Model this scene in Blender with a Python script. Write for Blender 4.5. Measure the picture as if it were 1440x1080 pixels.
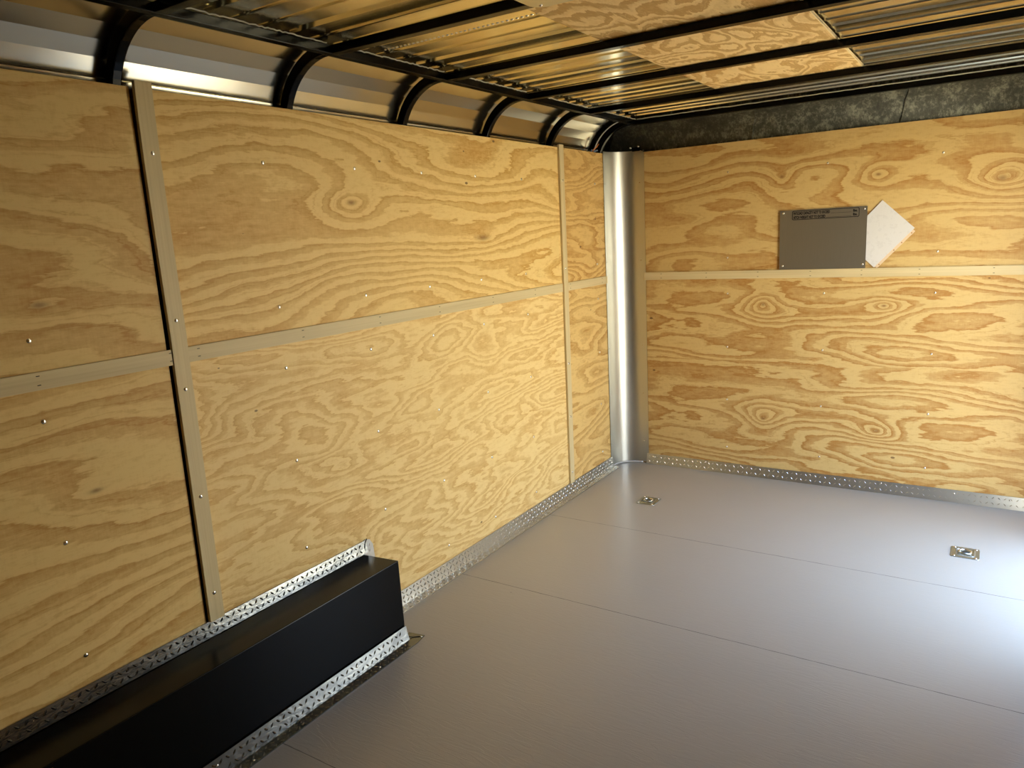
import bpy, bmesh, math, random
from mathutils import Vector, Matrix
random.seed(4)
S = bpy.context.scene
C = S.collection
for o in list(bpy.data.objects): bpy.data.objects.remove(o)
PI = math.pi

# ------------------------------------------------------------------ camera
cam = bpy.data.cameras.new('camera'); camo = bpy.data.objects.new('camera', cam); C.objects.link(camo)
cam.sensor_fit = 'HORIZONTAL'; cam.sensor_width = 36.0
cam.lens = 36.0 * 1041.97 / 1440.0
cam.clip_start = 0.02; cam.clip_end = 200
_r = Vector((0.84041615, 0.53937769, -0.05265356)); _u = Vector((-0.06251121, 0.19298943, 0.97920755)); _f = Vector((-0.53832429, 0.81965041, -0.19590859))
camo.matrix_world = Matrix(((_r.x, _u.x, -_f.x, 2.08112), (_r.y, _u.y, -_f.y, -0.00497), (_r.z, _u.z, -_f.z, 1.55192), (0, 0, 0, 1)))
S.camera = camo

# ------------------------------------------------------------------ view, world, sun
S.view_settings.view_transform = 'Standard'
S.view_settings.look = 'None'
S.view_settings.gamma = 1
S.view_settings.use_curve_mapping = False
S.view_settings.exposure = 2.08
SKY_STRENGTH = 3.2
SUN_STRENGTH = 6.5
S.cycles.max_bounces = 10
S.cycles.diffuse_bounces = 6
S.cycles.glossy_bounces = 6
S.cycles.caustics_reflective = False
S.cycles.caustics_refractive = False
S.cycles.sample_clamp_indirect = 6.0

w = bpy.data.worlds.new('sky'); S.world = w; w.use_nodes = True
nt = w.node_tree; nt.nodes.clear()
tc = nt.nodes.new('ShaderNodeTexCoord'); sp = nt.nodes.new('ShaderNodeSeparateXYZ')
cr = nt.nodes.new('ShaderNodeValToRGB'); bg = nt.nodes.new('ShaderNodeBackground'); wo = nt.nodes.new('ShaderNodeOutputWorld')
nt.links.new(tc.outputs['Generated'], sp.inputs[0]); nt.links.new(sp.outputs['Z'], cr.inputs[0])
cr.color_ramp.elements[0].position = 0.0; cr.color_ramp.elements[0].color = (1.0, 0.96, 0.78, 1)
cr.color_ramp.elements[1].position = 0.5; cr.color_ramp.elements[1].color = (0.34, 0.50, 0.80, 1)
_e = cr.color_ramp.elements.new(0.16); _e.color = (0.90, 0.93, 0.86, 1)
nt.links.new(cr.outputs[0], bg.inputs[0]); bg.inputs[1].default_value = SKY_STRENGTH
nt.links.new(bg.outputs[0], wo.inputs[0])

sun = bpy.data.lights.new('sun', 'SUN'); sun.energy = SUN_STRENGTH; sun.angle = math.radians(0.6); sun.color = (1.0, 0.86, 0.60)
suno = bpy.data.objects.new('sun', sun); C.objects.link(suno)
suno.location = (4, 0, 9)
suno.rotation_euler = Vector((-0.10, 0.25, -0.95)).to_track_quat('-Z', 'Y').to_euler()   # travels forward along the trailer, outside it

DOOR_Y0, DOOR_Y1, DOOR_Z1 = 2.95, 4.02, 1.92       # side door opening in the right wall
L = 4.4986          # front wall
XR = 2.52           # right wall
YB = -2.6           # rear wall
HT = 2.02           # top of the plywood
SEAM = 1.2495

pl = bpy.data.lights.new('door_daylight_portal', 'AREA'); pl.shape = 'RECTANGLE'
pl.size = DOOR_Z1; pl.size_y = DOOR_Y1 - DOOR_Y0; pl.cycles.is_portal = True
plo = bpy.data.objects.new('door_daylight_portal', pl); C.objects.link(plo)
plo.location = (XR + 0.06, (DOOR_Y0 + DOOR_Y1) / 2, DOOR_Z1 / 2)
plo.rotation_euler = (0, PI / 2, 0)

# ------------------------------------------------------------------ node helpers
class NT:
    def __init__(s, name):
        s.m = bpy.data.materials.new(name); s.m.use_nodes = True
        s.t = s.m.node_tree; s.b = s.t.nodes['Principled BSDF']
    def n(s, kind, **kw):
        x = s.t.nodes.new(kind)
        for k, v in kw.items(): setattr(x, k, v)
        return x
    def put(s, sock, v):
        if hasattr(v, 'is_output'): s.t.links.new(v, sock)
        elif isinstance(v, (tuple, list)):
            sock.default_value = tuple(v) if len(v) == len(sock.default_value) else tuple(v) + (1,)
        else: sock.default_value = v
    def M(s, op, a, b=0.0, c=0.0):
        x = s.n('ShaderNodeMath', operation=op)
        s.put(x.inputs[0], a); s.put(x.inputs[1], b); s.put(x.inputs[2], c)
        return x.outputs[0]
    def pos(s):
        g = s.n('ShaderNodeNewGeometry'); q = s.n('ShaderNodeSeparateXYZ'); s.t.links.new(g.outputs['Position'], q.inputs[0])
        return q.outputs
    def xyz(s, a, b, c=0.0):
        q = s.n('ShaderNodeCombineXYZ'); s.put(q.inputs[0], a); s.put(q.inputs[1], b); s.put(q.inputs[2], c); return q.outputs[0]
    def noise(s, vec, scale=1.0, detail=2.0, rough=0.5, dist=0.0):
        q = s.n('ShaderNodeTexNoise'); s.put(q.inputs['Vector'], vec)
        s.put(q.inputs['Scale'], scale); s.put(q.inputs['Detail'], detail); s.put(q.inputs['Roughness'], rough); s.put(q.inputs['Distortion'], dist)
        return q.outputs['Fac']
    def ramp(s, fac, stops, interp='LINEAR'):
        q = s.n('ShaderNodeValToRGB'); s.put(q.inputs[0], fac); r = q.color_ramp; r.interpolation = interp
        while len(r.elements) < len(stops): r.elements.new(0.5)
        for e, (p, c) in zip(r.elements, stops):
            e.position = p; e.color = (c, c, c, 1) if not isinstance(c, tuple) else tuple(c) + (1,)
        return q.outputs[0]
    def mix(s, f, a, b, mode='MIX'):
        q = s.n('ShaderNodeMix', data_type='RGBA', blend_type=mode)
        s.put(q.inputs[0], f); s.put(q.inputs[6], a); s.put(q.inputs[7], b); return q.outputs[2]
    def bump(s, h, strength=0.2, dist=0.001):
        q = s.n('ShaderNodeBump'); s.put(q.inputs['Height'], h); q.inputs['Strength'].default_value = strength; q.inputs['Distance'].default_value = dist
        s.t.links.new(q.outputs[0], s.b.inputs['Normal'])
    def set(s, **kw):
        for k, v in kw.items(): s.put(s.b.inputs[{'color': 'Base Color', 'rough': 'Roughness', 'metal': 'Metallic', 'coat': 'Coat Weight', 'spec': 'Specular IOR Level', 'aniso': 'Anisotropic'}[k]], v)
        return s.m

def plywood(name, ua, va, seed, light, dark, freq=9.0, su=0.9, sv=3.0, kv=0.0, amp2=0.12, contrast=1.1, knots=(), period=None, wig=0.0):
    """rotary cut pine veneer: contour bands of a stretched height field, rings around the knots"""
    t = NT(name); P = t.pos(); u, v = P[ua], P[va]
    vv = v
    if period:      # veneer repeats as the log turns
        v0, per = period
        vv = t.M('ADD', t.M('MULTIPLY', t.M('WRAP', v, v0 + per, v0), 0.86), t.M('MULTIPLY', v, 0.14))
    wob = t.noise(t.xyz(t.M('MULTIPLY', u, 3.0), t.M('MULTIPLY', vv, 9.0), seed + 3.3), 1.0, 3.0, 0.6)
    w1 = t.noise(t.xyz(t.M('MULTIPLY', u, su), t.M('MULTIPLY', vv, sv), seed), 1.0, 1.5, 0.45, wig)
    w2 = t.noise(t.xyz(t.M('MULTIPLY', u, 7.0), t.M('MULTIPLY', vv, 44.0), seed + 7.7), 1.0, 4.0, 0.68)
    h = t.M('ADD', w1, t.M('MULTIPLY', t.M('SUBTRACT', wob, 0.5), amp2))
    h = t.M('ADD', h, t.M('MULTIPLY', t.M('SUBTRACT', w2, 0.5), amp2 * 0.6))
    if kv: h = t.M('ADD', h, t.M('MULTIPLY', vv, kv))
    core = None
    for (ku, kvv, a, b, amp) in knots:
        du = t.M('MULTIPLY', t.M('SUBTRACT', u, ku), 1 / a); dv = t.M('MULTIPLY', t.M('SUBTRACT', v, kvv), 1 / b)
        r2 = t.M('ADD', t.M('MULTIPLY', du, du), t.M('MULTIPLY', dv, dv))
        g = t.M('EXPONENT', t.M('MULTIPLY', t.M('POWER', r2, 0.6), -1.0))
        h = t.M('ADD', h, t.M('MULTIPLY', g, amp))
        c1 = t.M('EXPONENT', t.M('MULTIPLY', r2, -55.0))
        core = c1 if core is None else t.M('ADD', core, c1)
    ph = t.M('FRACT', t.M('MULTIPLY', h, freq))
    band = t.ramp(ph, [(0.0, 0.0), (0.30, 0.05), (0.38, 0.55), (0.58, 0.60), (0.80, 1.0), (0.84, 0.25), (0.87, 0.0)])
    ph2 = t.M('FRACT', t.M('MULTIPLY', h, freq * 2.63))
    thin = t.ramp(ph2, [(0.0, 0.0), (0.62, 0.0), (0.80, 1.0), (0.86, 0.0)])
    msk = t.ramp(t.noise(t.xyz(t.M('MULTIPLY', u, 2.2), t.M('MULTIPLY', v, 6.0), seed + 40), 1.0, 2.0), [(0.42, 0.0), (0.62, 1.0)])
    band = t.M('ADD', band, t.M('MULTIPLY', t.M('MULTIPLY', thin, msk), 0.55))
    fib = t.noise(t.xyz(t.M('MULTIPLY', u, 7.0), t.M('MULTIPLY', v, 330.0), seed), 1.0, 3.0, 0.7)
    mot = t.noise(t.xyz(t.M('MULTIPLY', u, 26.0), t.M('MULTIPLY', v, 60.0), seed + 1), 1.0, 3.0, 0.65)
    big = t.noise(t.xyz(t.M('MULTIPLY', u, 0.9), t.M('MULTIPLY', v, 3.0), seed + 20), 1.0, 1.0)
    f = t.M('MULTIPLY', band, t.M('ADD', 0.55 * contrast, t.M('MULTIPLY', big, 0.7 * contrast)))
    f = t.M('ADD', f, t.M('MULTIPLY', t.M('SUBTRACT', fib, 0.5), 0.55))
    f = t.M('ADD', f, t.M('MULTIPLY', t.M('SUBTRACT', mot, 0.5), 1.0))
    hair = t.noise(t.xyz(t.M('MULTIPLY', u, 160.0), t.M('MULTIPLY', v, 22.0), seed + 9), 1.0, 2.0, 0.6)
    f = t.M('ADD', f, t.M('MULTIPLY', t.M('SUBTRACT', hair, 0.5), 0.35))
    f = t.n('ShaderNodeClamp').outputs[0] if False else t.M('MINIMUM', t.M('MAXIMUM', f, 0.0), 1.0)
    col = t.mix(f, light, dark)
    # pitch flecks
    vo = t.n('ShaderNodeTexVoronoi'); t.put(vo.inputs['Vector'], t.xyz(t.M('MULTIPLY', u, 3.2), t.M('MULTIPLY', v, 6.0), seed)); t.put(vo.inputs['Scale'], 1.0)
    fl = t.M('LESS_THAN', vo.outputs['Distance'], 0.035)
    col = t.mix(t.M('MULTIPLY', fl, 0.75), col, (0.10, 0.04, 0.015))
    if core is not None:
        col = t.mix(t.M('MULTIPLY', t.M('MINIMUM', core, 1.0), 0.65), col, (0.20, 0.085, 0.025))
    t.bump(t.M('ADD', fib, t.M('MULTIPLY', band, 0.25)), 0.22, 0.0012)
    return t.set(color=col, rough=0.55, spec=0.35)

PL, PD = (0.80, 0.575, 0.225), (0.54, 0.285, 0.066)
ML, MD = (0.87, 0.63, 0.25), (0.61, 0.335, 0.080)
FL, FD = (0.65, 0.455, 0.18), (0.42, 0.21, 0.052)

def metal(name, col, rough, aniso_axis=None, bumpy=0.0, mottle=0.0, mscale=(30, 30, 30), metallic=1.0):
    t = NT(name); P = t.pos()
    n1 = t.noise(t.xyz(t.M('MULTIPLY', P[0], mscale[0]), t.M('MULTIPLY', P[1], mscale[1]), t.M('MULTIPLY', P[2], mscale[2])), 1.0, 4.0, 0.65)
    c = t.mix(t.M('MULTIPLY', n1, mottle), col, tuple(k * 0.35 for k in col))
    if bumpy: t.bump(n1, bumpy, 0.006 if bumpy > 0.5 else 0.002)
    return t.set(color=c, metal=metallic, rough=t.M('ADD', rough - 0.05, t.M('MULTIPLY', n1, 0.1)))

M_ = {}
M_['alu'] = metal('brushed_aluminium', (0.56, 0.55, 0.50), 0.34, bumpy=0.03, mottle=0.10, mscale=(350, 350, 6))
M_['sheet'] = metal('mill_aluminium_sheet', (0.54, 0.505, 0.40), 0.18, mottle=0.0, mscale=(3, 12, 3))
M_['roof'] = metal('galvanised_roof_sheet', (0.92, 0.86, 0.64), 0.18, mottle=0.2, mscale=(5, 40, 40))
M_['diamond'] = metal('polished_diamond_plate', (0.66, 0.65, 0.60), 0.31, bumpy=0.05, mottle=0.12, mscale=(14, 7, 14))
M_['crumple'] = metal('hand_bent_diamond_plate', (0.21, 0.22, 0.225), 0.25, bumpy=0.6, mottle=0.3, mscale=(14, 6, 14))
M_['sealant'] = None
M_['galv'] = metal('zinc_plated_steel', (0.42, 0.46, 0.44), 0.42, mottle=0.10)
M_['plate'] = metal('dull_metal_plate', (0.33, 0.30, 0.25), 0.42, bumpy=0.02, mottle=0.15, mscale=(200, 10, 10), metallic=0.85)
M_['screw'] = metal('screw_zinc', (0.85, 0.84, 0.80), 0.22)
def simple(name, col, rough=0.5, metal_=0.0, coat=0.0, nz=0.12, sc=20.0):
    t = NT(name); P = t.pos(); n1 = t.noise(t.xyz(P[0], P[1], P[2]), sc, 4.0, 0.6)
    return t.set(color=t.mix(t.M('MULTIPLY', n1, nz * 2), col, tuple(k * 0.5 for k in col)), rough=t.M('ADD', rough - 0.04, t.M('MULTIPLY', n1, 0.08)), metal=metal_, coat=coat)
M_['black'] = simple('gloss_black_paint', (0.0018, 0.0017, 0.0015), 0.18)
M_['black'].node_tree.nodes['Principled BSDF'].inputs['Specular IOR Level'].default_value = 0.12
M_['fender'] = simple('semi_gloss_black_paint', (0.0018, 0.0017, 0.0014), 0.24, nz=0.03, sc=6)
M_['fender'].node_tree.nodes['Principled BSDF'].inputs['Specular IOR Level'].default_value = 0.15
M_['ink'] = simple('black_ink', (0.012, 0.010, 0.012), 0.5)
M_['paper'] = simple('white_paper', (0.74, 0.72, 0.71), 0.28, nz=0.05, sc=40)
M_['strip'] = simple('beige_binding_strip', (0.78, 0.60, 0.40), 0.45, nz=0.05)
M_['hole'] = simple('dark_hole', (0.012, 0.009, 0.007), 0.8)
M_['wire_o'] = simple('orange_wire', (0.75, 0.22, 0.03), 0.4)
M_['wire_b'] = simple('blue_wire', (0.22, 0.30, 0.42), 0.4)
M_['wire_w'] = simple('white_wire', (0.75, 0.75, 0.75), 0.4)
M_['sealant'] = simple('pale_sealant', (0.60, 0.57, 0.47), 0.4)
M_['punch'] = simple('brown_hole_rim', (0.40, 0.17, 0.05), 0.6)
M_['edge'] = simple('splintered_veneer_edge', (0.85, 0.70, 0.42), 0.7)

def batten_mat(name, ua, va, seed):
    t = NT(name); P = t.pos(); u, v = P[ua], P[va]
    g = t.noise(t.xyz(t.M('MULTIPLY', u, 2.0), t.M('MULTIPLY', v, 170.0), seed), 1.0, 3.0, 0.6)
    g2 = t.noise(t.xyz(t.M('MULTIPLY', u, 1.2), t.M('MULTIPLY', v, 40.0), seed + 5), 1.0, 1.0)
    f = t.M('MAXIMUM', t.M('MINIMUM', t.M('ADD', t.M('MULTIPLY', g, 0.8), t.M('SUBTRACT', t.M('MULTIPLY', g2, 0.8), 0.35)), 1.0), 0.0)
    t.bump(g, 0.15, 0.001)
    return t.set(color=t.mix(f, (0.76, 0.63, 0.36), (0.52, 0.40, 0.20)), rough=0.55)
M_['bat_v'] = batten_mat('pale_batten_upright_grain', 2, 1, 1.0)
M_['bat_h'] = batten_mat('pale_batten_level_grain', 1, 2, 4.0)
M_['bat_f'] = batten_mat('pale_batten_front_grain', 0, 2, 8.0)

# painted floor
t = NT('grey_painted_plywood_floor'); P = t.pos()
wv = t.noise(t.xyz(t.M('MULTIPLY', P[0], 2.0), t.M('MULTIPLY', P[1], 12.0), 2.0), 1.0, 3.0, 0.6)
fine = t.noise(t.xyz(t.M('MULTIPLY', P[0], 30.0), t.M('MULTIPLY', P[1], 140.0), 2.0), 1.0, 3.0, 0.6)
band = t.ramp(t.M('FRACT', t.M('MULTIPLY', wv, 11.0)), [(0, 0.0), (0.5, 0.6), (0.85, 1.0), (0.95, 0.0)])
orange = t.noise(t.xyz(P[0], P[1], 0.0), 210.0, 2.0, 0.5)
grime = t.noise(t.xyz(P[0], P[1], 5.0), 1.6, 4.0, 0.6)
col = t.mix(t.M('MULTIPLY', grime, 0.45), (0.51, 0.485, 0.425), (0.39, 0.365, 0.31))
seam = None
for y0 in (-1.12, 0.10, 1.322, 2.565, 3.395):
    jit = t.M('MULTIPLY', t.M('SUBTRACT', t.noise(t.xyz(P[0], y0, 0.0), 9.0, 3.0, 0.6), 0.5), 0.006)
    d = t.M('ABSOLUTE', t.M('ADD', t.M('SUBTRACT', P[1], y0), jit))
    wd = t.M('MULTIPLY', t.noise(t.xyz(P[0], y0 + 3, 0.0), 14.0, 2.0, 0.6), 0.0036)
    k = t.M('LESS_THAN', d, wd)
    seam = k if seam is None else t.M('MAXIMUM', seam, k)
col = t.mix(t.M('MULTIPLY', seam, 0.72), col, (0.05, 0.04, 0.035))
vo = t.n('ShaderNodeTexVoronoi'); t.put(vo.inputs['Vector'], t.xyz(P[0], P[1], 0.0)); t.put(vo.inputs['Scale'], 3.7)
col = t.mix(t.M('MULTIPLY', t.M('LESS_THAN', vo.outputs['Distance'], 0.014), 0.6), col, (0.15, 0.12, 0.1))
hgt = t.M('SUBTRACT', t.M('ADD', t.M('MULTIPLY', band, 0.35), t.M('ADD', t.M('MULTIPLY', fine, 0.35), t.M('MULTIPLY', orange, 0.35))), seam)
t.bump(hgt, 0.36, 0.0014)
M_['floor'] = t.set(color=col, rough=0.32, spec=0.5)

# dark mottled curved nose liner
t = NT('dark_mottled_galvanised_nose'); P = t.pos()
a1 = t.noise(t.xyz(P[0], P[1], P[2]), 9.0, 6.0, 0.7); a2 = t.noise(t.xyz(t.M('MULTIPLY', P[0], 60.0), t.M('MULTIPLY', P[1], 60.0), t.M('MULTIPLY', P[2], 30.0)), 1.0, 3.0, 0.8)
col = t.ramp(t.M('ADD', t.M('MULTIPLY', a1, 0.55), t.M('MULTIPLY', a2, 0.45)), [(0.38, (0.026, 0.027, 0.020)), (0.50, (0.058, 0.060, 0.046)), (0.62, (0.20, 0.205, 0.16))])
t.bump(a2, 0.2, 0.002)
M_['nose'] = t.set(color=col, rough=0.62, metal=0.3)

t = NT('dry_sunlit_gravel'); P = t.pos(); g = t.noise(t.xyz(P[0], P[1], 0.0), 7.0, 6.0, 0.7)
M_['ground'] = t.set(color=t.mix(g, (0.62, 0.54, 0.36), (0.42, 0.35, 0.22)), rough=0.9)

# ------------------------------------------------------------------ mesh helpers
class MB:
    def __init__(s): s.bm = bmesh.new()
    def face(s, pts):
        vs = [s.bm.verts.new(p) for p in pts]; return s.bm.faces.new(vs)
    def box(s, x0, x1, y0, y1, z0, z1):
        v = [s.bm.verts.new(p) for p in ((x0,y0,z0),(x1,y0,z0),(x1,y1,z0),(x0,y1,z0),(x0,y0,z1),(x1,y0,z1),(x1,y1,z1),(x0,y1,z1))]
        for f in ((0,3,2,1),(4,5,6,7),(0,1,5,4),(1,2,6,5),(2,3,7,6),(3,0,4,7)): s.bm.faces.new([v[i] for i in f])
        return s
    def prism(s, loop, vec):
        """closed loop of points extruded along vec"""
        vec = Vector(vec); a = [s.bm.verts.new(p) for p in loop]; b = [s.bm.verts.new(Vector(p) + vec) for p in loop]
        n = len(a); s.bm.faces.new(list(reversed(a))); s.bm.faces.new(b)
        for i in range(n): s.bm.faces.new((a[i], a[(i+1) % n], b[(i+1) % n], b[i]))
        return s
    def tube(s, pts, r, seg=8):
        pts = [Vector(p) for p in pts]; rings = []
        for i, p in enumerate(pts):
            d = (pts[min(i+1, len(pts)-1)] - pts[max(i-1, 0)]).normalized()
            a = d.orthogonal().normalized() if i == 0 else (pa - d * pa.dot(d)).normalized()
            pa = a; b = d.cross(a)
            rings.append([s.bm.verts.new(p + r * (math.cos(2*PI*k/seg) * a + math.sin(2*PI*k/seg) * b)) for k in range(seg)])
        for i in range(len(rings)-1):
            for k in range(seg): s.bm.faces.new((rings[i][k], rings[i][(k+1) % seg], rings[i+1][(k+1) % seg], rings[i+1][k]))
        s.bm.faces.new(list(reversed(rings[0]))); s.bm.faces.new(rings[-1])
        return s
    def dome(s, c, nrm, r, h, seg=12):
        c = Vector(c); n = Vector(nrm).normalized(); a = n.orthogonal().normalized(); b = n.cross(a)
        prev = None
        for q in range(4):
            an = q * PI / 8 * 1.0
            rr, hh = r * math.cos(an), h * math.sin(an)
            ring = [s.bm.verts.new(c + n * hh + rr * (math.cos(2*PI*k/seg) * a + math.sin(2*PI*k/seg) * b)) for k in range(seg)]
            if prev:
                for k in range(seg): s.bm.faces.new((prev[k], prev[(k+1) % seg], ring[(k+1) % seg], ring[k]))
            prev = ring
        top = s.bm.verts.new(c + n * h)
        for k in range(seg): s.bm.faces.new((prev[k], prev[(k+1) % seg], top))
        return s
    def lug(s, c, d, n, ln=0.018, wd=0.006, ht=0.0026):
        """one raised bar of a diamond tread"""
        c = Vector(c); d = Vector(d).normalized(); n = Vector(n).normalized(); e = n.cross(d)
        base = [c + d*ln/2, c + d*ln*0.2 + e*wd/2, c - d*ln*0.2 + e*wd/2, c - d*ln/2, c - d*ln*0.2 - e*wd/2, c + d*ln*0.2 - e*wd/2]
        bv = [s.bm.verts.new(p) for p in base]; t1 = s.bm.verts.new(c + d*ln*0.22 + n*ht); t2 = s.bm.verts.new(c - d*ln*0.22 + n*ht)
        for f in ((bv[0], bv[1], t1), (bv[1], bv[2], t2, t1), (bv[2], bv[3], t2), (bv[3], bv[4], t2), (bv[4], bv[5], t1, t2), (bv[5], bv[0], t1)): s.bm.faces.new(f)
    def tread(s, o, U, V, lu, lv, n, step=0.024):
        """diamond tread over the rectangle o + U*lu + V*lv"""
        o = Vector(o); U = Vector(U).normalized(); V = Vector(V).normalized()
        rows = max(1, int(round(lv / step))); nu = int(lu / step)
        for r in range(rows):
            for k in range(nu):
                p = o + U * ((k + 0.5) * step) + V * ((r + 0.5) * lv / rows)
                sg = 1 if (k + r) % 2 else -1
                s.lug(p, U * 0.72 + V * 0.72 * sg, n)
    def build(s, name, mat, parent=None, origin=None, smooth=False, bevel=0.0):
        bm = s.bm
        bmesh.ops.recalc_face_normals(bm, faces=bm.faces) if not getattr(s, 'keep', False) else None
        if origin is None and parent is not None: origin = parent.location.copy()
        if origin is None:
            xs = [v.co for v in bm.verts]
            lo = Vector([min(p[i] for p in xs) for i in range(3)]); hi = Vector([max(p[i] for p in xs) for i in range(3)])
            origin = Vector(((lo.x+hi.x)/2, (lo.y+hi.y)/2, lo.z))
        origin = Vector(origin)
        for v in bm.verts: v.co -= origin
        me = bpy.data.meshes.new(name); bm.to_mesh(me); bm.free()
        for f in me.polygons: f.use_smooth = smooth
        me.materials.append(mat)
        o = bpy.data.objects.new(name, me); C.objects.link(o)
        if parent: o.parent = parent; o.location = origin - parent.location
        else: o.location = origin
        if bevel:
            b = o.modifiers.new('bevel', 'BEVEL'); b.width = bevel; b.segments = 2; b.limit_method = 'ANGLE'
        if smooth == 'auto': pass
        return o
def tag(o, label=None, cat=None, group=None, kind=None):
    if label: o['label'] = label
    if cat: o['category'] = cat
    if group: o['group'] = group
    if kind: o['kind'] = kind
    return o
def empty(name, loc, label, cat, group=None):
    o = bpy.data.objects.new(name, None); C.objects.link(o); o.location = loc; o.empty_display_size = 0.05
    bpy.context.view_layer.update()
    return tag(o, label, cat, group)

# shared screw meshes, one for each facing direction
def head_mesh(n, r, h):
    m = MB(); m.dome((0, 0, 0), n, r, h); me = bpy.data.meshes.new('screw_head'); m.bm.to_mesh(me); m.bm.free()
    for f in me.polygons: f.use_smooth = True
    me.materials.append(M_['screw']); return me
HX = head_mesh((1, 0, 0), 0.0068, 0.0031); HY = head_mesh((0, -1, 0), 0.0068, 0.0031); HZ = head_mesh((0, 0, 1), 0.0062, 0.004); HD = head_mesh((0, 0, -1), 0.006, 0.004)
def screw(parent, me, p, name='screw', sc=1.0):
    o = bpy.data.objects.new(name, me); C.objects.link(o); o.parent = parent; o.location = Vector(p) - parent.location
    if sc != 1.0: o.scale = (sc, sc, sc)
    return o

# ------------------------------------------------------------------ setting
tag(MB().box(-0.05, XR + 0.05, YB, L + 0.05, -0.04, 0.0).build('floor', M_['floor']), kind='structure')
tag(MB().box(-30, 30, -30, 30, -0.60, -0.5).build('ground', M_['ground']), kind='structure')

# left side skin: upright sheet that curls into the roof in flat folds
CX, CZ = 0.20, 1.947
RS = 0.258
def arc_pts(R, degs, x0=CX, z0=CZ): return [(x0 - R * math.cos(math.radians(a)), z0 + R * math.sin(math.radians(a))) for a in degs]
prof = [(-0.058, -0.04), (-0.058, 1.93)] + arc_pts(RS, (0, 12, 21)) + arc_pts(RS + 0.006, (21.6, 33, 44, 56, 68, 80, 90)) + [(0.235, CZ + RS + 0.006)]
m = MB()
outer = [(x - 0.012, z + 0.004) for x, z in prof]
m.prism([(x, YB, z) for x, z in prof] + [(x, YB, z) for x, z in reversed(outer)], (0, L + 0.03 - YB, 0))
tag(m.build('wall_left', M_['sheet']), kind='structure')

# right wall around the open side door (mirrors the left)
wm = plywood('right_wall_plywood', 1, 2, 31.0, PL, PD)
m = MB()
m.box(XR, XR + 0.04, YB, DOOR_Y0, 0, 2.3); m.box(XR, XR + 0.04, DOOR_Y1, L + 0.05, 0, 2.3); m.box(XR, XR + 0.04, DOOR_Y0, DOOR_Y1, DOOR_Z1, 2.3)
tag(m.build('wall_right', wm), kind='structure')
m = MB(); m.box(-0.06, XR + 0.04, YB - 0.04, YB, 0, 2.3)
tag(m.build('wall_rear', plywood('rear_wall_plywood', 0, 2, 41.0, PL, PD)), kind='structure')
m = MB(); m.box(XR + 0.005, XR + 0.05, DOOR_Y0 - 0.03, DOOR_Y0, 0, DOOR_Z1); m.box(XR + 0.005, XR + 0.05, DOOR_Y1, DOOR_Y1 + 0.03, 0, DOOR_Z1); m.box(XR + 0.005, XR + 0.05, DOOR_Y0 - 0.03, DOOR_Y1 + 0.03, DOOR_Z1, DOOR_Z1 + 0.03)
tag(m.build('door_1', M_['alu']), kind='structure')

# front: backing + quarter-round nose above the plywood
m = MB()
NR = 0.185
npf = [(L + 0.0135, -0.02), (L + 0.0135, 2.0)] + [(L + 0.0135 - NR + NR * math.cos(math.radians(a)), 2.0 + NR * math.sin(math.radians(a))) for a in range(5, 91, 5)] + [(L - 0.175, 2.20), (L - 0.175, 2.235), (L + 0.05, 2.235), (L + 0.05, -0.02)]
m.prism([(-0.05, y, z) for y, z in npf], (XR + 0.08, 0, 0))
nose = m.build('wall_front', M_['nose']); tag(nose, kind='structure')
for f in nose.data.polygons:
    if abs(f.normal.x) < 0.5: f.use_smooth = True
# raised wrinkles on the nose
m = MB()
for x0 in (0.86, 1.62):
    pts = []
    for a in range(5, 80, 6):
        q = math.radians(a); pts.append((x0 + 0.05 * math.sin(q) ** 2 + random.uniform(-.003, .003), L + 0.010 - NR + (NR) * math.cos(q), 2.0 + (NR) * math.sin(q) - 0.001))
    m.tube(pts, 0.003, 6)
wr = m.build('trim_1', M_['nose'], smooth=True); tag(wr, kind='structure')

# roof: ribbed sheet, ribs run across the trailer
ZR = 2.205
m = MB(); per = 0.1016; y = YB; pts = []
k = 0
while y < L + 0.02:
    if k % 3 == 0: seq = [(0, 0), (0.018, 0), (0.030, 0.016), (0.046, 0.016), (0.058, 0)]
    else: seq = [(0, 0), (0.036, 0), (0.038, -0.004), (0.044, -0.004), (0.046, 0)]
    for dy, dz in seq: pts.append((y + dy, ZR + dz))
    y += per; k += 1
pts.append((y, ZR))
loop = [(0.2, a, b) for a, b in pts] + [(0.2, a, b + 0.003) for a, b in reversed(pts)]
bm = m.bm
lo = [(bm.verts.new((0.19, a, b)), bm.verts.new((XR + 0.05, a, b)), bm.verts.new((0.19, a, b + 0.003)), bm.verts.new((XR + 0.05, a, b + 0.003))) for a, b in pts]
for i in range(len(lo) - 1):
    a, b = lo[i], lo[i + 1]
    bm.faces.new((a[0], a[1], b[1], b[0])); bm.faces.new((a[2], b[2], b[3], a[3]))
# stitched lap seams: rows of tiny dimples
for y0 in (0.86, 2.083, 3.305):
    x = 0.26
    while x < XR:
        m.lug((x, y0, ZR - 0.0002), (0.75, 0.66, 0), (0, 0, -1), 0.012, 0.004, 0.0018); m.lug((x + 0.008, y0 + 0.010, ZR - 0.0002), (0.75, -0.66, 0), (0, 0, -1), 0.012, 0.004, 0.0018)
        x += 0.018
tag(m.build('ceiling', M_['roof']), kind='structure')
# closed deck, added unseen above the sheet to keep daylight out
tag(MB().box(-0.2, XR + 0.1, YB - 0.05, L + 0.1, 2.26, 2.28).build('trim_2', M_['sheet']), kind='structure')

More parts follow.
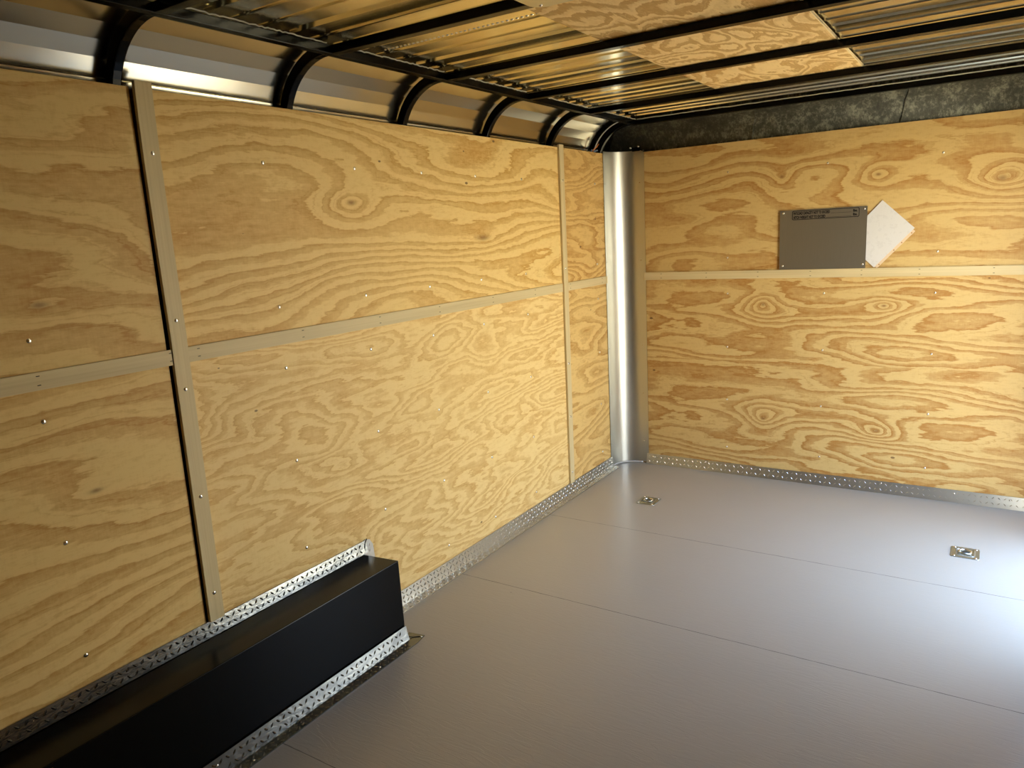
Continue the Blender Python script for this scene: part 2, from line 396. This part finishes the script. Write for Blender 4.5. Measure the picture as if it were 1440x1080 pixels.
# front and rear ends of kick trims (setting)
def rivets(parent, me, pts, sc=0.7):
    for p in pts: screw(parent, me, p, 'rivet', sc)
m = MB()
y0, y1 = 2.0, 4.335
m.prism([(0.0025, y0, 0.068), (0.0115, y0, 0.0015), (0.056, y0, 0.0005), (0.056, y0, 0.003), (0.013, y0, 0.0045), (0.0045, y0, 0.068)], (0, y1 - y0, 0))
nn = Vector((0.066, 0, 0.0085)).normalized()
m.tread((0.0135, y0, 0.006), (0, 1, 0), (-0.0085, 0, 0.066), y1 - y0, 0.062, nn)
m.tread((0.013, y0, 0.0044), (0, 1, 0), (1, 0, -0.03), y1 - y0, 0.043, (0, 0, 1))
bl = m.build('baseboard_left', M_['diamond']); tag(bl, kind='structure')
rivets(bl, HX, [(0.0085, a, 0.035) for a in (2.35, 2.95, 3.55, 4.15)])
m = MB()
m.prism([(0.185, L - 0.006, 0.068), (0.185, L - 0.016, 0.0), (0.185, L - 0.013, 0.0), (0.185, L - 0.003, 0.068)], (XR - 0.185, 0, 0))
m.tread((0.19, L - 0.0145, 0.006), (1, 0, 0), (0, 0.010, 0.068), XR - 0.20, 0.060, (0, -1, 0.15), step=0.027)
bf = m.build('baseboard_front', M_['diamond']); tag(bf, kind='structure')
rivets(bf, HY, [(x, L - 0.0125, z) for x, z in ((0.244, 0.05), (0.59, 0.058), (0.813, 0.058), (1.224, 0.058), (1.609, 0.058), (1.97, 0.05), (2.222, 0.05))])

for n_, (a_, b_) in enumerate(((1.262, 1.360), (3.708, 3.80))):
    tag(MB().box(-0.052, -0.0135, a_, b_, 0.0, 1.70).build('trim_%d' % (3 + n_), M_['black']), kind='structure')

# ------------------------------------------------------------------ plywood lining, left wall
T = 0.012
def panel_left(label, y0, y1, z0, z1, mat, screws):
    m = MB(); m.box(-T, 0.0, y0 + 0.0015, y1 - 0.0015, z0 + 0.0015, z1)
    o = m.build('plywood_panel', mat); tag(o, label, 'wall panel', 'plywood panels on the left wall')
    for (yy, zz) in screws: screw(o, HX, (0.0, yy, zz))
    return o
Y1, Y2 = 1.3185, 3.757
rows_lo, rows_up = (0.14, 0.46, 0.797, 1.137), (1.352, 1.835)
mk = plywood
near_s = (0.91,)
mid_s = (1.72, 2.15, 2.55, 2.945, 3.355)
panel_left('upper plywood panel left of the first upright batten, dark flowing grain', -1.12, Y1 - 0.035, SEAM, HT,
    mk('plywood_near_upper', 1, 2, 1.0, PL, PD, 8.5, 0.9, 2.6, 0.9, 0.11, 0.85, knots=((0.95, 1.44, 0.16, 0.06, 0.12),)), [(a, b) for a in (0.10, 0.50, 0.91) for b in rows_up[:1]])
panel_left('lower plywood panel left of the first upright batten, above the black wheel box', -1.12, Y1 - 0.035, 0.0, SEAM,
    mk('plywood_near_lower', 1, 2, 5.0, PL, PD, 10.0, 0.55, 2.2, 1.5, 0.09, 0.9, knots=((1.012, 0.913, 0.13, 0.05, 0.12),)), [(a, b) for a in (0.10, 0.50, 0.91) for b in rows_lo[1:]])
panel_left('large upper plywood panel between the two upright battens, wavy level bands', Y1, Y2, SEAM, HT,
    mk('plywood_mid_upper', 1, 2, 9.0, ML, MD, 13.0, 0.62, 2.4, 1.2, 0.10, 0.95, knots=((2.116, 1.708, 0.13, 0.055, 0.22), (2.98, 1.55, 0.35, 0.10, 0.20))), [(a, b) for a in mid_s for b in rows_up])
panel_left('large lower plywood panel between the two upright battens, fine busy grain', Y1, Y2, 0.0, SEAM,
    mk('plywood_mid_lower', 1, 2, 14.0, (0.87, 0.645, 0.28), (0.63, 0.36, 0.105), 17.0, 1.25, 4.0, 0.4, 0.15, 0.85, wig=0.3), [(a, b) for a in mid_s for b in rows_lo if not (a < 2.1 and b < 0.4)])
panel_left('narrow upper plywood panel beside the metal corner cover', Y2, 4.345, SEAM, HT,
    mk('plywood_far_upper', 1, 2, 19.0, (0.73, 0.49, 0.18), (0.47, 0.235, 0.055), 14.0, 1.3, 4.0, 1.0, 0.12, 1.0), [(4.20, b) for b in rows_up])
panel_left('narrow lower plywood panel beside the metal corner cover', Y2, 4.345, 0.0, SEAM,
    mk('plywood_far_lower', 1, 2, 23.0, (0.75, 0.52, 0.20), (0.48, 0.255, 0.065), 10.0, 1.3, 4.0, 0.3, 0.12, 0.9), [(4.20, b) for b in rows_lo])

# front wall panels
def panel_front(label, z0, z1, mat, screws):
    m = MB(); m.box(0.10, XR, L, L + T, z0 + 0.0015, z1)
    o = m.build('plywood_panel', mat); tag(o, label, 'wall panel', 'plywood panels on the front wall')
    for (xx, zz) in screws: screw(o, HY, (xx, L, zz), sc=0.9)
xs = (0.722, 1.272, 1.822, 2.372)
panel_front('upper plywood panel of the front wall, behind the metal plate', SEAM, HT,
    mk('plywood_front_upper', 0, 2, 52.0, FL, FD, 8.5, 0.9, 3.2, 0.7, 0.10, 0.95, knots=((1.526, 1.77, 0.10, 0.06, 0.30), (1.03, 1.80, 0.09, 0.07, 0.22), (2.084, 1.705, 0.17, 0.10, 0.45))), [(a, b) for a in xs for b in (1.355, 1.852)])
panel_front('lower plywood panel of the front wall with two columns of knots', 0.0, SEAM,
    mk('plywood_front_lower', 0, 2, 57.0, FL, FD, 10.5, 0.85, 4.0, 0.6, 0.13, 1.15,
       knots=((0.935, 1.074, 0.10, 0.075, 0.34), (1.582, 1.07, 0.10, 0.05, 0.34), (0.945, 0.378, 0.10, 0.075, 0.34), (1.571, 0.36, 0.10, 0.05, 0.34)), period=(0.03, 0.70)), [(a, b) for a in xs for b in (0.173, 0.48, 0.812, 1.14)])

# ------------------------------------------------------------------ battens
def vbatten(label, yb, yt, z0, z1, wd, th, riv):
    m = MB(); n = 16; a = []
    for i in range(n + 1):
        f = i / n; z = z0 + (z1 - z0) * f; yc = yb + (yt - yb) * f + 0.004 * math.sin(f * 5.0) * (f > 0.5)
        off = 0.0008 + 0.005 * max(0, (f - 0.86) / 0.14) ** 1.5 * (wd > 0.05)
        a.append([m.bm.verts.new(p) for p in ((off, yc - wd/2, z), (off + th, yc - wd/2, z), (off + th, yc + wd/2, z), (off, yc + wd/2, z))])
    for i in range(n):
        for k in range(4): m.bm.faces.new((a[i][k], a[i][(k+1) % 4], a[i+1][(k+1) % 4], a[i+1][k]))
    m.bm.faces.new(list(reversed(a[0]))); m.bm.faces.new(a[-1])
    o = m.build('batten', M_['bat_v']); tag(o, label, 'wood strip', 'pale battens over the upright joints')
    for z in riv:
        f = (z - z0) / (z1 - z0); screw(o, HX, (0.0008 + th, yb + (yt - yb) * f, z))
vbatten('pale upright wooden batten nearest the camera, running down to the wheel box', 1.316, 1.320, 0.374, 2.036, 0.052, 0.013, (0.467, 0.796, 1.143, 1.355, 1.84))
vbatten('pale upright wooden batten near the metal corner cover, the narrower looking of the two', 3.757, 3.775, 0.069, 2.034, 0.050, 0.012, (0.136, 0.48, 0.80, 1.353, 1.84))
def hbatten(label, y0, y1, th=0.011):
    m = MB(); m.box(0.0008, th, y0, y1, 1.2225, 1.2695)
    o = m.build('batten', M_['bat_h']); tag(o, label, 'wood strip', 'pale battens over the level joints')
    # staples
    y = y0 + 0.03
    while y < y1:
        for dz in (0.012, 0.036): MB().box(th - 0.0005, th + 0.0006, y, y + 0.009, 1.2225 + dz, 1.2225 + dz + 0.0022).build('staple', M_['hole'], o)
        y += 0.40 + random.uniform(-0.03, 0.03)
hbatten('pale level wooden batten at the left edge, left of the first upright batten', -1.12, 1.2895)
hbatten('long pale level wooden batten between the two upright battens', 1.3465, 3.731)
hbatten('short pale level wooden batten reaching the metal corner cover', 3.787, 4.318)
m = MB(); m.box(0.19, XR, L - 0.0115, L - 0.0008, 1.2285, 1.2755)
o = m.build('batten', M_['bat_f']); tag(o, 'pale level wooden batten across the front wall under the metal plate', 'wood strip')
x = 0.30
while x < XR - .03:
    for dz in (0.010, 0.036): MB().box(x, x + 0.008, L - 0.0122, L - 0.011, 1.2285 + dz, 1.2285 + dz + 0.0022).build('staple', M_['hole'], o)
    x += 0.30 + random.uniform(-.05, .05)

# ------------------------------------------------------------------ metal corner cover
cc = empty('corner_cover', (0.09, L - 0.09, 0.0), 'tall curved bare aluminium corner cover between left and front walls', 'corner cover')
loop = [(0.0015, 4.318), (0.0015, 4.352)]
cxx, cyy, cr_ = 0.150, 4.352, 0.148
arc = [(cxx - cr_ * math.cos(math.radians(a)), cyy + (L - 0.0015 - cyy) * math.sin(math.radians(a))) for a in range(0, 91, 5)]
ins = [(0.0015, 4.318)] + arc + [(0.196, L - 0.0015)]
ext = [(x + 0.0015, y - 0.0015) for x, y in ins]
m = MB(); nseg = 24
for part in (0,):
    r0 = [[m.bm.verts.new((x, y, z)) for x, y in ext] for z in [0.008 + (2.032 - 0.008) * i / nseg for i in range(nseg + 1)]]
    for i in range(nseg):
        for k in range(len(ext) - 1): m.bm.faces.new((r0[i][k], r0[i][k+1], r0[i+1][k+1], r0[i+1][k]))
cs = m.build('cover_sheet', M_['alu'], cc, smooth=True)
cs.data.set_sharp_from_angle(angle=math.radians(20))
sm = cs.modifiers.new('thick', 'SOLIDIFY'); sm.thickness = 0.0012; sm.use_rim = False
for z in (0.153, 0.48, 0.80, 1.354, 1.837):
    screw(cc, HX, (0.0032, 4.333, z), 'rivet', 0.7); screw(cc, HY, (0.166, L - 0.0032, z), 'rivet', 0.7)
# white caulk bead at its foot
m = MB(); m.tube([(x + 0.004, y - 0.004, 0.006) for x, y in ext[1:-1]], 0.004, 6); m.build('caulk_bead', M_['paper'], cc, smooth=True)

# ------------------------------------------------------------------ roof frame
YK = [-1.80, -1.19, -0.58, 0.03, 0.64, 1.25, 1.862, 2.468, 3.078, 3.692, 4.298]
nm = ['', '', '', '', '', 'above the first upright batten', 'second from the first upright batten', 'midway along the left wall', 'third before the metal corner', 'above the second upright batten', 'right beside the metal corner cover']
ordn = {4: 'leftmost', }
def bow(y, label, wdt=0.030):
    m = MB(); degs = list(range(0, 91, 6)); RI, RO = 0.2145, 0.2505
    A = [(CX - RI, 1.70)] + arc_pts(RI, degs); B = [(CX - RO, 1.70)] + arc_pts(RO, degs)
    vs = [[m.bm.verts.new((a[0], y - wdt/2, a[1])), m.bm.verts.new((a[0], y + wdt/2, a[1])), m.bm.verts.new((b[0], y + wdt/2, b[1])), m.bm.verts.new((b[0], y - wdt/2, b[1]))] for a, b in zip(A, B)]
    for i in range(len(vs) - 1):
        for k in range(4): m.bm.faces.new((vs[i][k], vs[i][(k+1) % 4], vs[i+1][(k+1) % 4], vs[i+1][k]))
    m.bm.faces.new(vs[0]); m.bm.faces.new(list(reversed(vs[-1])))
    o = m.build('roof_bow', M_['black'], bevel=0.004); tag(o, label, 'roof frame', 'curved steel bows along the left wall top')
    return o
bl_ = {5: 'curved black steel bow above the first upright batten, largest in view', 6: 'curved black steel bow next right of the one above the first upright batten',
       7: 'curved black steel bow third from the left, over the middle of the long panel', 8: 'curved black steel bow fourth from the left, next before the second upright batten',
       9: 'curved black steel bow directly above the second upright batten', 10: 'curved black steel bow at the far end beside the metal corner cover'}
for k, y in enumerate(YK):
    if k in bl_: bow(y, bl_[k])
ZB0, ZB1 = 2.157, 2.184
m = MB(); m.box(0.212, 0.240, YB, 4.312, ZB0, ZB1); rl = m.build('roof_rail', M_['black'], bevel=0.002)
tag(rl, 'long black steel rail where the bows meet the roof beams', 'roof frame')
for k_ in range(4, 10):
    m = MB(); pts = []; y = YK[k_] + 0.035
    while y < YK[k_ + 1] - 0.03:
        pts.append((0.2415 + random.uniform(0, .0015), y, ZB1 + 0.002 + random.uniform(-.001, .003))); y += 0.011
    m.tube(pts, 0.0021, 5); m.build('sealant_bead', M_['sealant'], rl, smooth=True)
bm_l = {5: 'black steel roof beam crossing at the top left, nearest the camera', 6: 'black steel roof beam with the grey vent plate under it',
        7: 'black steel roof beam third from the front header beam', 8: 'black steel roof beam second from the front header beam, crossing under the ceiling board',
        9: 'black steel roof beam at the far end of the ceiling board', 10: 'black steel header beam along the top of the dark curved nose'}
for k, y in enumerate(YK):
    if k >= 5:
        m = MB(); m.box(0.2405, XR + 0.03, y - 0.017, y + 0.017, ZB0, ZB1); o = m.build('roof_beam', M_['black'], bevel=0.002)
        tag(o, bm_l[k], 'roof beam', 'black steel beams under the roof sheet')
        if k == 10:
            m = MB(); x = 0.25; pts = []
            while x < XR: pts.append((x, y - 0.019, ZB1 + 0.003 + random.uniform(-.001, .0015))); x += 0.03
            m.tube(pts, 0.0028, 5); m.build('sealant_bead', M_['sealant'], o, smooth=True)
    elif k in (3, 4):
        m = MB(); m.box(0.2405, XR + 0.03, y - 0.017, y + 0.017, ZB0, ZB1); o = m.build('roof_beam', M_['black']); tag(o, 'black steel roof beam overhead, out of the picture', 'roof beam', 'black steel beams overhead')

# ceiling board lying on the beams
BX0, BX1 = 0.905, 1.545
m = MB(); m.box(BX0, BX1, 0.72, 3.708, 2.1865, 2.1985)
cb = m.build('ceiling_board', plywood('plywood_ceiling_board', 1, 0, 71.0, (0.50, 0.31, 0.11), (0.80, 0.61, 0.31), 9.0, 2.6, 4.2, 0.3, 0.19, 1.6, wig=0.5))
tag(cb, 'long plywood board lying on the roof beams under the ribbed roof sheet', 'ceiling board')
m = MB()
for i in range(210):
    y = 1.9 + i * 0.0086 + random.uniform(0, .003); l = random.uniform(0.004, 0.022) * (0.4 + 0.6 * abs(math.sin(i * 0.37)))
    m.face([(BX1, y, 2.187), (BX1 + l, y + random.uniform(-.003, .006), 2.1875 + random.uniform(0, .004)), (BX1, y + 0.007, 2.190)])
for i in range(2): m.box(BX1, BX1 + 0.003, 0.8, 3.708, 2.1866 + i * 0.0065, 2.1912 + i * 0.0065)
tag(m.build('splintered_edge', M_['edge'], cb), kind='stuff')

# grey vent plate screwed up under the second beam
vp = empty('vent_plate', (1.09, 1.75, 2.150), 'grey metal vent plate with a dark round hole at the top edge', 'vent plate')
m = MB(); ring_i, ring_o = [], []
cx0, cy0 = 1.095, 1.775
hw, hh = 0.105, 0.100
N = 48
bot, top = 2.1500, 2.1535
vi, vo2 = [], []
for i in range(N):
    a = 2 * PI * (i + 0.5) / N; c, s_ = math.cos(a), math.sin(a)
    k = 1.0 / max(abs(c), abs(s_)); px, py = c * k, s_ * k
    if abs(px) > 0.86 and abs(py) > 0.86: px *= 0.93; py *= 0.93
    vi.append((cx0 + 0.052 * c, cy0 + 0.052 * s_)); vo2.append((cx0 + hw * px, cy0 + hh * py))
V = [[m.bm.verts.new((p[0], p[1], z)) for p in L_] for L_ in (vi, vo2) for z in (bot, top)]
for i in range(N):
    j = (i + 1) % N
    m.bm.faces.new((V[0][i], V[0][j], V[2][j], V[2][i])); m.bm.faces.new((V[1][i], V[3][i], V[3][j], V[1][j]))
    m.bm.faces.new((V[2][i], V[2][j], V[3][j], V[3][i])); m.bm.faces.new((V[0][i], V[1][i], V[1][j], V[0][j]))
m.build('flange', M_['alu'], vp)
m = MB(); n2 = 32
a0 = [[m.bm.verts.new((cx0 + 0.0525 * math.cos(2*PI*i/n2), cy0 + 0.0525 * math.sin(2*PI*i/n2), z)) for i in range(n2)] for z in (2.151, 2.199)]
for i in range(n2): m.bm.faces.new((a0[0][i], a0[0][(i+1) % n2], a0[1][(i+1) % n2], a0[1][i]))
m.bm.faces.new(a0[1])
m.build('dark_collar', M_['hole'], vp)
for sx in (-1, 1):
    for sy in (-1, 1): screw(vp, HD, (cx0 + sx * 0.078, cy0 + sy * 0.078, 2.150), 'screw', 0.9)

# ------------------------------------------------------------------ black wheel box
FX, FZ, FY0, FY1 = 0.200, 0.335, -0.75, 1.992
fb = empty('wheel_box', (0.1, 0.62, 0.0), 'long black painted wheel well box along the foot of the left wall', 'wheel box')
m = MB(); m.prism([(0.0045, FY0, 0.0), (FX + 0.001, FY0, 0.0), (FX - 0.004, FY0, FZ), (0.0045, FY0, FZ - 0.012)], (0, FY1 - FY0, 0))
m.build('box_shell', M_['fender'], fb, bevel=0.003)
# wall flange above the box
m = MB(); z0, z1 = 0.326, 0.375
xa, xb = 0.0150, 0.0045
m.prism([(xb, FY0, z1), (xa, FY0, z0), (xa + 0.002, FY0, z0), (xb + 0.002, FY0, z1 + 0.0006)], (0, 2.012 - FY0, 0))
m.tread((xa + 0.0018, FY0, z0 + 0.003), (0, 1, 0), (xb - xa, 0, z1 - z0), 2.01 - FY0, 0.045, (0.97, 0, 0.24), step=0.023)
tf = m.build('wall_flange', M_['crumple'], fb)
rivets(tf, HX, [])
for y in (0.75, 1.31, 1.74, 1.98): screw(fb, HX, (0.0085, y, 0.355), 'rivet', 0.75)
# end tab turning down the end of the box
m = MB(); m.prism([(0.0045, 2.012, 0.378), (0.0045, 2.034, 0.372), (0.0045, 2.052, 0.345), (0.0045, 2.058, 0.28), (0.0045, 2.000, 0.28), (0.0045, 2.000, 0.32)], (0.002, 0, 0))
for z in (0.30, 0.325, 0.35): m.lug((0.0066, 2.032, z), (0, 0.3, 1), (1, 0, 0), 0.014, 0.005, 0.0015)
m.build('end_tab', M_['diamond'], fb)
m = MB(); m.tube([(0.013, 1.998, 0.335), (0.012, 1.999, 0.352), (0.009, 2.006, 0.366), (0.006, 2.020, 0.379)], 0.0022, 6); m.build('rubber_bead', M_['fender'], fb, smooth=True)
# trim around the foot of the box
m = MB(); ya = FY0
xo, xi = FX + 0.0185, FX + 0.0045
m.prism([(xi, ya, 0.060), (xo, ya, 0.002), (FX + 0.062, ya, 0.0005), (FX + 0.062, ya, 0.0035), (xo + 0.002, ya, 0.0045), (xi + 0.002, ya, 0.0605)], (0, 1.990 - ya, 0))
m.tread((xo + 0.0015, ya, 0.007), (0, 1, 0), (xi - xo, 0, 0.058), 1.985 - ya, 0.052, (0.97, 0, 0.23))
m.tread((xo + 0.003, ya, 0.0043), (0, 1, 0), (1, 0, -0.02), 1.985 - ya, 0.040, (0, 0, 1))
m.prism([(xo - 0.01, 1.990, 0.0035), (FX + 0.062, 1.990, 0.0035), (FX + 0.052, 2.045, 0.0035), (FX - 0.02, 2.035, 0.0035), (FX - 0.02, 1.993, 0.0035)], (0, 0, -0.003))
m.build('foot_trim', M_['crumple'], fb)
for y in (0.95, 1.22, 1.42, 1.79, 2.03): screw(fb, HZ, (FX + 0.046, y, 0.0036), 'rivet', 0.75)
for y in (1.12, 1.71): screw(fb, HX, (FX + 0.012, y, 0.04), 'rivet', 0.75)
m = MB(); m.tube([(FX + 0.004, 1.994, 0.012), (FX + 0.02, 2.01, 0.0045), (FX + 0.045, 2.032, 0.0045)], 0.0015, 6); m.build('mitre_gap', M_['hole'], fb)

# ------------------------------------------------------------------ recessed tie-down rings
def dring(cx, cy, rx, ry, rz, label):
    r = empty('tie_down_ring', (0, 0, 0), label, 'tie-down', 'recessed tie-down rings in the floor')
    # plate with pan: outer rounded rect, lip, floor of the pan
    def rr(hx, hy, rad, z, n=5):
        out = []
        for (sx, sy, a0) in ((1, 1, 0), (-1, 1, 90), (-1, -1, 180), (1, -1, 270)):
            for i in range(n + 1):
                a = math.radians(a0 + 90 * i / n); out.append((sx * (hx - rad) + rad * math.cos(a), sy * (hy - rad) + rad * math.sin(a), z))
        return out
    m = MB()
    loops = [rr(rx, ry, 0.010, 0.0005), rr(rx - 0.001, ry - 0.001, 0.010, 0.003), rr(rx * 0.66 + .002, ry * 0.70 + .002, 0.014, 0.0035), rr(rx * 0.64, ry * 0.68, 0.012, 0.0060), rr(rx * 0.58, ry * 0.62, 0.012, 0.0045), rr(rx * 0.55, ry * 0.58, 0.012, 0.0012)]
    V = [[m.bm.verts.new(p) for p in L_] for L_ in loops]
    n = len(V[0])
    for a, b in zip(V, V[1:]):
        for i in range(n): m.bm.faces.new((a[i], a[(i+1) % n], b[(i+1) % n], b[i]))
    m.bm.faces.new(V[-1]); m.bm.faces.new(list(reversed(V[0])))
    m.build('base_plate', M_['galv'], r, smooth=False)
    m = MB(); N = 20; prev = None
    c0 = [m.bm.verts.new((rx * 0.30 * math.cos(2*PI*i/N), ry * 0.27 * math.sin(2*PI*i/N), 0.0018)) for i in range(N)]; m.bm.faces.new(c0)
    m.build('drain_hole', M_['hole'], r)
    m = MB(); pts = []
    for i in range(29):
        a = math.radians(-40 + 260 * i / 28); pts.append((rx * 0.42 * math.cos(a), ry * 0.36 * math.sin(a) + 0.004, 0.0068))
    m.tube(pts, 0.0042, 8); m.build('ring', M_['screw'], r, smooth=True)
    m = MB(); m.tube([(-rx * 0.42, -ry * 0.35, 0.0075), (rx * 0.42, -ry * 0.35, 0.0075)], 0.0045, 8); m.build('hinge_bar', M_['galv'], r, smooth=True)
    for sx in (-1, 1):
        for sy in (-1, 1): screw(r, HZ, (sx * rx * 0.74, sy * ry * 0.82, 0.0028), 'bolt', 0.95)
    r.location = (cx, cy, 0.0); r.rotation_euler = (0, 0, rz)
    return r
dring(0.471, 3.822, 0.057, 0.061, 0.0, 'zinc recessed tie-down ring in the grey floor nearest the metal corner')
dring(2.046, 3.793, 0.058, 0.062, 0.0, 'zinc recessed tie-down ring in the grey floor at the right side')

# ------------------------------------------------------------------ metal plate with stamped rating box
mp = empty('metal_plate', (1.254, L, 1.276), 'dull grey metal plate screwed to the front wall with black load rating stamp', 'metal plate')
m = MB(); m.box(1.026, 1.482, L - 0.0095, L - 0.008, 1.2765, 1.6095); m.build('plate', M_['plate'], mp)
for z in (1.29, 1.587): MB().box(1.04, 1.47, L - 0.008, L - 0.0032, z, z + 0.01).build('spacer', M_['plate'], mp)
for x in (1.045, 1.467):
    for z in (1.298, 1.595): screw(mp, HY, (x, L - 0.0095, z), 'rivet', 0.85)
YP = L - 0.0097
def stroke(m, a, b, wd=0.0022):
    a = Vector((a[0], 0, a[1])); b = Vector((b[0], 0, b[1])); d = (b - a).normalized(); e = Vector((-d.z, 0, d.x)) * wd / 2
    pts = [a - d * wd * .3 + e, a - d * wd * .3 - e, b + d * wd * .3 - e, b + d * wd * .3 + e]
    m.prism([(p.x, YP - 0.0003, p.z) for p in pts], (0, 0.0003, 0))
m = MB(); bx0, bx1, bz0, bz1, rad = 1.094, 1.441, 1.556, 1.6035, 0.007
cor = []
for (cx_, cz_, a0) in ((bx1 - rad, bz1 - rad, 0), (bx0 + rad, bz1 - rad, 90), (bx0 + rad, bz0 + rad, 180), (bx1 - rad, bz0 + rad, 270)):
    for i in range(5):
        a = math.radians(a0 + 22.5 * i); cor.append((cx_ + rad * math.cos(a), cz_ + rad * math.sin(a)))
for i in range(len(cor)): stroke(m, cor[i], cor[(i + 1) % len(cor)], 0.0036)
stroke(m, (1.297, 1.5825), (1.402, 1.5825), 0.0014); stroke(m, (1.275, 1.5615), (1.402, 1.5615), 0.0014)
m.build('stamp_frame', M_['ink'], mp)
def text(body, x, z, h, width, name):
    cu = bpy.data.curves.new('lettering', 'FONT'); cu.body = body; cu.size = h; cu.offset = 0.0012
    tmp = bpy.data.objects.new('tmp', cu); C.objects.link(tmp); bpy.context.view_layer.update()
    dg = bpy.context.evaluated_depsgraph_get(); me = bpy.data.meshes.new_from_object(tmp.evaluated_get(dg)); bpy.data.objects.remove(tmp)
    xs_ = [v.co.x for v in me.vertices]; k = width / (max(xs_) - min(xs_)); mnx = min(xs_)
    bm = bmesh.new(); bm.from_mesh(me)
    for v in bm.verts: v.co = Vector(((v.co.x - mnx) * k + x, YP - 0.0004, v.co.y + z)) - mp.location
    bm.to_mesh(me); bm.free(); me.materials.clear(); me.materials.append(M_['ink'])
    o = bpy.data.objects.new(name, me); C.objects.link(o); o.parent = mp
text('PAYLOAD CAPACITY NOT TO EXCEED', 1.100, 1.5835, 0.0205, 0.193, 'lettering')
text('HITCH WEIGHT NOT TO EXCEED', 1.100, 1.5605, 0.0205, 0.170, 'lettering')
text('lbs.', 1.411, 1.5835, 0.0175, 0.022, 'lettering')
text('lbs.', 1.411, 1.5635, 0.0175, 0.022, 'lettering')

# ------------------------------------------------------------------ paper sheets tucked behind the plate
pk = empty('paper_packet', (1.525, L - 0.004, 1.2765), 'white paper sheets in a clear sleeve tucked diagonally behind the metal plate', 'papers')
B_ = Vector((1.525, 0, 1.279)); R_ = Vector((1.712, 0, 1.481)); Tt = Vector((1.553, 0, 1.634))
e1 = (R_ - B_); e2 = (Tt - R_)
q = [B_, R_, R_ + e2, B_ + e2]
def quad(m, pts, y, th): m.prism([(p.x, y, p.z) for p in pts], (0, th, 0))
m = MB(); quad(m, q, L - 0.0062, 0.0028); m.build('sheets', M_['paper'], pk)
d1, d2 = e1.normalized(), e2.normalized()
m = MB(); quad(m, [B_ + d1 * .006 - d2 * 0.014, R_ - d1 * .010 - d2 * 0.014, R_ - d1 * .010, B_ + d1 * .006], L - 0.0045, 0.001); m.build('binding_strip', M_['strip'], pk)
for f in (0.10, 0.47, 0.66, 0.90):
    c = B_ + e1 * f - d2 * 0.0075
    m = MB(); m.dome((c.x, L - 0.0046, c.z), (0, -1, 0), 0.0032, 0.0004, 10); m.build('punched_hole', M_['punch'], pk)

# ------------------------------------------------------------------ loose wires at the far end
wb = empty('wire_bundle', (-0.02, 4.22, 2.0), 'short orange, blue and white wire ends poking up beside the corner cover', 'wires')
m = MB(); m.tube([(-0.02, 4.22, 2.00), (-0.018, 4.225, 2.035), (0.0, 4.235, 2.05), (0.012, 4.245, 2.07)], 0.003, 6); m.build('orange_wire', M_['wire_o'], wb, smooth=True)
m = MB(); m.tube([(-0.02, 4.20, 2.00), (-0.015, 4.195, 2.03), (-0.005, 4.185, 2.033)], 0.005, 6); m.build('blue_wire', M_['wire_b'], wb, smooth=True)
m = MB(); m.tube([(-0.02, 4.24, 2.00), (-0.02, 4.25, 2.03), (-0.01, 4.27, 2.036)], 0.005, 6); m.build('blue_wire', M_['wire_b'], wb, smooth=True)
m = MB(); m.tube([(CX - 0.243 * math.cos(math.radians(a)), 4.255, CZ + 0.243 * math.sin(math.radians(a))) for a in range(10, 90, 5)], 0.003, 6); m.build('white_wire', M_['wire_w'], wb, smooth=True)
# small bracket with two screws above the corner cover
br = empty('small_bracket', (0.150, L - 0.02, 2.03), 'tiny black bracket with two bright screws above the corner cover', 'bracket')
m = MB(); m.box(0.122, 0.172, L - 0.010, L - 0.004, 2.028, 2.052); m.tube([(0.165, L - 0.012, 2.04), (0.205, L - 0.02, 2.022)], 0.0025, 6); m.build('bracket_body', M_['black'], br)
for x, z in ((0.112, 2.052), (0.165, 2.056)): screw(br, HY, (x, L - 0.011, z), 'screw', 0.9)
